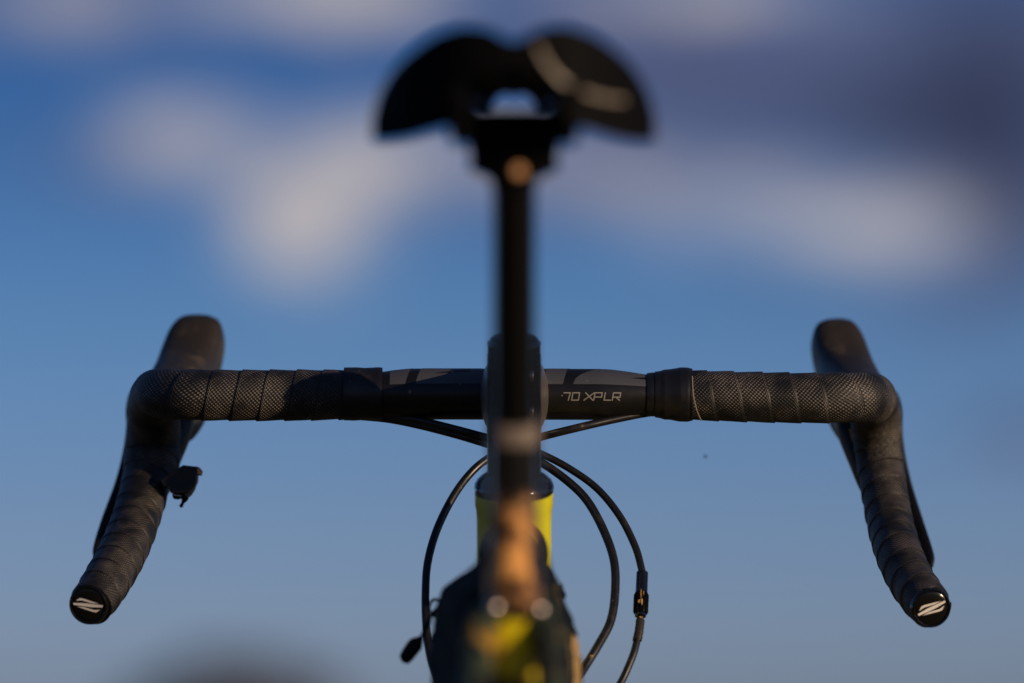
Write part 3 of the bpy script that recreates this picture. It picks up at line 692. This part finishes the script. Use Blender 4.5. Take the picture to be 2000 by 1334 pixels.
# dried mud stuck on the adjuster and hoses
def blob(c, sx, sy, seed, name='mud_splash', parent=bike, th=.0006, lean=0):
    n = 26; V, F = [], []; c = Vector(c)
    for i in range(n):
        t = 2 * math.pi * i / n; q = 1 + .75 * mnoise.noise(Vector((math.cos(t) * 1.5, math.sin(t) * 1.5, seed)))
        V.append(c + Vector((math.cos(t) * sx * q + lean * math.sin(t) * sy, .0002 + th * .8, math.sin(t) * sy * q)))
    for i in range(n): V.append(V[i] * .45 + c * .55 + Vector((0, -th, 0)))
    for i in range(n): F.append((i, (i + 1) % n, n + (i + 1) % n, n + i))
    F.append(tuple(range(n, 2 * n))); return obj(name, V, F, M['mudcake'], parent)
for k, (x, y, sx, sy, ln) in enumerate([(1252, 1160, 1.6, 7, .1), (1257, 1158, 1.0, 4, .4), (1247.5, 1174, 2.4, 4, .2), (1253, 1178, 3.2, 9, 0), (1248, 1192, 3.2, 8, .1), (1254, 1195, 2.2, 11, 0), (1250, 1204, 2.6, 4, 0)]):
    blob(P(x, y, -.0375 - .0044), sx / s3, sy / s3, k * 3.3, parent=adj)
for k, (x, y, yy) in enumerate([(1153, 1285, -.0675), (1130, 1325, -.0775), (1155, 1281, -.0675)]): blob(P(x, y, yy), .0011, .0008, 9 + k)

# --- wheels, cranks (below the picture's edge, they carry the bicycle)
def wheel(c):
    c = Vector(c); n = 96
    def torus(prof):
        return rings([[c + Vector((x, math.cos(t) * r, math.sin(t) * r)) for x, r in prof] for t in np.linspace(0, 2 * math.pi, n, endpoint=False)], closed_path=True)
    V, F = torus([(-.012, .318), (-.013, .300), (-.006, .286), (.006, .286), (.013, .300), (.012, .318), (.0, .312)]); wh = obj('wheel', V, F, M['gloss'], bike, origin=c)
    V, F = torus([(.0205 * math.cos(q), .329 + .0205 * math.sin(q)) for q in np.linspace(0, 2 * math.pi, 18, endpoint=False)]); obj('tyre', V, F, M['tyre'], wh, origin=c)
    V, F = lathe(c - Vector((.058, 0, 0)), (1, 0, 0), [(0, .009), (.016, .009), (.018, .028), (.021, .028), (.024, .014), (.092, .014), (.095, .026), (.098, .026), (.1, .009), (.116, .009)], 28); obj('hub', V, F, M['stem'], wh, origin=c)
    V, F = tube([(c.x + .036, c.y + .012, c.z + .024, .001), (c.x + .002, c.y, c.z + .288, .001)], .001, 6, (0, 1, 0), .15)
    sp0 = obj('spoke', V, F, M['stem'], wh, origin=c)
    for k in range(1, 24):
        o = sp0.copy(); col.objects.link(o); WLOC[o] = c; o.rotation_euler = (2 * math.pi * k / 24, 0, 0)
        if k % 2: o.scale = (-1, -1 if k % 4 == 1 else 1, 1)
    V, F = torus([(-.046, .080), (-.046, .066), (-.0445, .066), (-.0445, .080)]); obj('brake_rotor', V, F, M['steel'], wh, origin=c)
wheel((CX, AXF.y, .35)); wheel((CX, AXR.y, .35))
V, F = lathe(BB + Vector((.043, 0, 0)), (1, 0, 0), [(0, .060), (.0, .082), (.003, .084), (.004, .082), (.004, .060)], 60); obj('chainring', V, F, M['stem'], bike)
for s in (-1, 1):
    V, F = tube([(CX + s * .050, BB.y, BB.z, .010, .018), (CX + s * .062, BB.y - s * .10, BB.z, .008, .013), (CX + s * .066, BB.y - s * .172, BB.z, .008, .013)], 0, 18, (1, 0, 0), .01, power=3); obj('crank_arm', V, F, M['stem'], bike)
    c = Vector((CX + s * .118, BB.y - s * .172, BB.z)); V, F = prism([c + Vector((x, y, -.008)) for x, y in ((-.045, -.03), (-.03, -.042), (.03, -.042), (.045, -.03), (.045, .03), (.03, .042), (-.03, .042), (-.045, .03))], (0, 0, .016), .08); obj('pedal', V, F, M['stem'], bike)

# ------------------------------------------------------------------ frame bag
bag = empty('frame_bag', (CX, -.33, .60))
setp(bag, 'dark camouflage frame bag strapped under the top tube with tan edge', 'bag')
HL = [(.842, .018), (.8385, .0225), (.8345, .0285), (.8245, .0395), (.811, .0445), (.793, .0460), (.74, .0455), (.68, .042), (.60, .034)]
HR = [(.842, .018), (.8385, .0225), (.833, .0255), (.826, .0285), (.814, .0325), (.802, .0350), (.78, .0365), (.74, .0370), (.68, .037), (.60, .031)]
rr = []
yst = np.linspace(-.130, -.50, 56)
for k, y in enumerate(yst):
    e = min(1, k / 7, (len(yst) - 1 - k) / 7); e = math.sqrt(max(.03, 1 - (1 - e) ** 2))
    zt = .842 + .03 * (y + .135); zb = .765 - .17 * min(1, (-.130 - y) / .25)
    ring = []; prof = np.linspace(0, 1, 34) ** 1.5
    for side in (1, -1):
        for v in (prof if side > 0 else prof[::-1]):
            z = zt + (zb - zt) * v; T_ = HR if side > 0 else HL
            hw = lin(-y, [(.13, 1), (.24, 1), (.36, .86), (.5, .60)]) * float(np.interp(z - .03 * (y + .135), [q[0] for q in T_][::-1], [q[1] for q in T_][::-1])) * (.55 + .45 * e) * math.sqrt(max(.05, 1 - max(0, (v - .8) / .2) ** 2))
            wr = .0030 * mnoise.noise(Vector((y * 30, z * 95, side * 3))) + .0014 * mnoise.noise(Vector((y * 90, z * 240, side)))
            ring.append(Vector((CX - .0015 + side * (hw + wr), y, z + .0012 * mnoise.noise(Vector((y * 60, v * 9, 4))))))
    rr.append(ring)
V, F = rings(rr); obj('bag_body', V, F, M['camo'], bag)
# straps round the top tube and a rear strap
for (y, cz, a, b) in ((-.150, .846, .0172, .0195), (-.33, .834, .0165, .018), (-.46, .826, .0155, .0165)):
    ring = [[Vector((CX + math.cos(t) * (a + o_), y + yy, cz + math.sin(t) * (b + o_))) for o_, yy in ((0, -.010), (.0035, -.010), (.0035, .010), (0, .010))] for t in np.linspace(0, 2 * math.pi, 40, endpoint=False)]
    V, F = rings(ring, closed_path=True); obj('strap', V, F, M['nylon'], bag)
# tan edge panel on the right side
pts = [P(1117, 1236, -.24), P(1128, 1246, -.24), P(1132, 1262, -.24), P(1134, 1300, -.24), P(1136, 1400, -.24), P(1116, 1400, -.24), P(1114, 1300, -.24)]
V, F = prism(pts, (0, .13, 0), .03); obj('side_panel', V, F, M['sand'], bag)
V, F = prism([P(1116, 1208, -.22), P(1122, 1222, -.22), P(1129, 1238, -.22), P(1127, 1246, -.22), P(1119, 1244, -.22), P(1112, 1236, -.22)], (0, .03, 0), .05); obj('side_flap', V, F, M['nylon'], bag)
V, F = prism([P(1131, 1280, -.225), P(1137, 1283, -.225), P(1138, 1345, -.225), P(1132, 1345, -.225)], (0, .02, 0), .05); obj('webbing_end', V, F, M['nylon'], bag)
# buckle on the right shoulder
V, F = prism([P(x, y, -.17) for x, y in ((1076, 1138), (1090, 1148), (1096, 1139), (1099, 1140), (1101, 1151), (1106, 1160), (1105, 1168), (1100, 1170), (1094, 1164), (1084, 1156))], (0, .012, 0), .08); obj('buckle', V, F, M['plug'], bag)
# zip pull: cord loop and rubber toggle on the left
def cord(pts, r=.0010): 
    V, F = tube([(*P(x, y, yy), r) for x, y, yy in pts], r, 8, (0, -1, .2), .0015); return obj('pull_cord', V, F, M['nylon'], bag)
cord([(866, 1182, -.145), (858, 1173, -.15), (848, 1171, -.15), (841, 1177, -.15), (838, 1188, -.15), (842, 1198, -.15), (852, 1190, -.15), (862, 1186, -.145)])
cord([(862, 1188, -.145), (850, 1196, -.15), (841, 1204, -.15), (834, 1216, -.15), (828, 1232, -.15), (820, 1250, -.15)], .0009)
cord([(862, 1196, -.145), (848, 1204, -.15), (838, 1200, -.15), (840, 1212, -.15), (832, 1228, -.15), (822, 1248, -.15)], .0009)
V, F = tube([(*P(824, 1244, -.15), .0012), (*P(819, 1250, -.15), .0026), (*P(812, 1258, -.15), .0044), (*P(802, 1271, -.15), .0044), (*P(793, 1284, -.15), .0040), (*P(788, 1291, -.15), .0028), (*P(786, 1293, -.15), .0006)], .004, 20, (0, -1, .2), .0008, power=2.6); obj('zip_toggle', V, F, M['nylon'], bag)

# ------------------------------------------------------------------ tiny insect in the air
c = P(1378, 892, .16); ins = empty('flying_insect', c)
V, F = tube([(*(c + Vector((-.0011, 0, -.0005))), .0002), (*(c + Vector((-.0004, 0, -.0002))), .0006), (*(c + Vector((.0005, 0, .0002))), .0006), (*(c + Vector((.0012, 0, .0005))), .0002)], .0005, 10, (0, -1, 0), .0002); obj('body', V, F, M['saddle'], ins)
for s in (-1, 1):
    V, F = prism([c + Vector(q) for q in ((0, 0, .0004), (-.0004, s * .0006, .0010), (-.0010, s * .0014, .0011), (-.0009, s * .0008, .0006))], (0, 0, .00006)); obj('wing', V, F, M['wing'], ins)
setp(ins, 'tiny dark insect hovering in the blue sky beside the handlebar', 'insect')
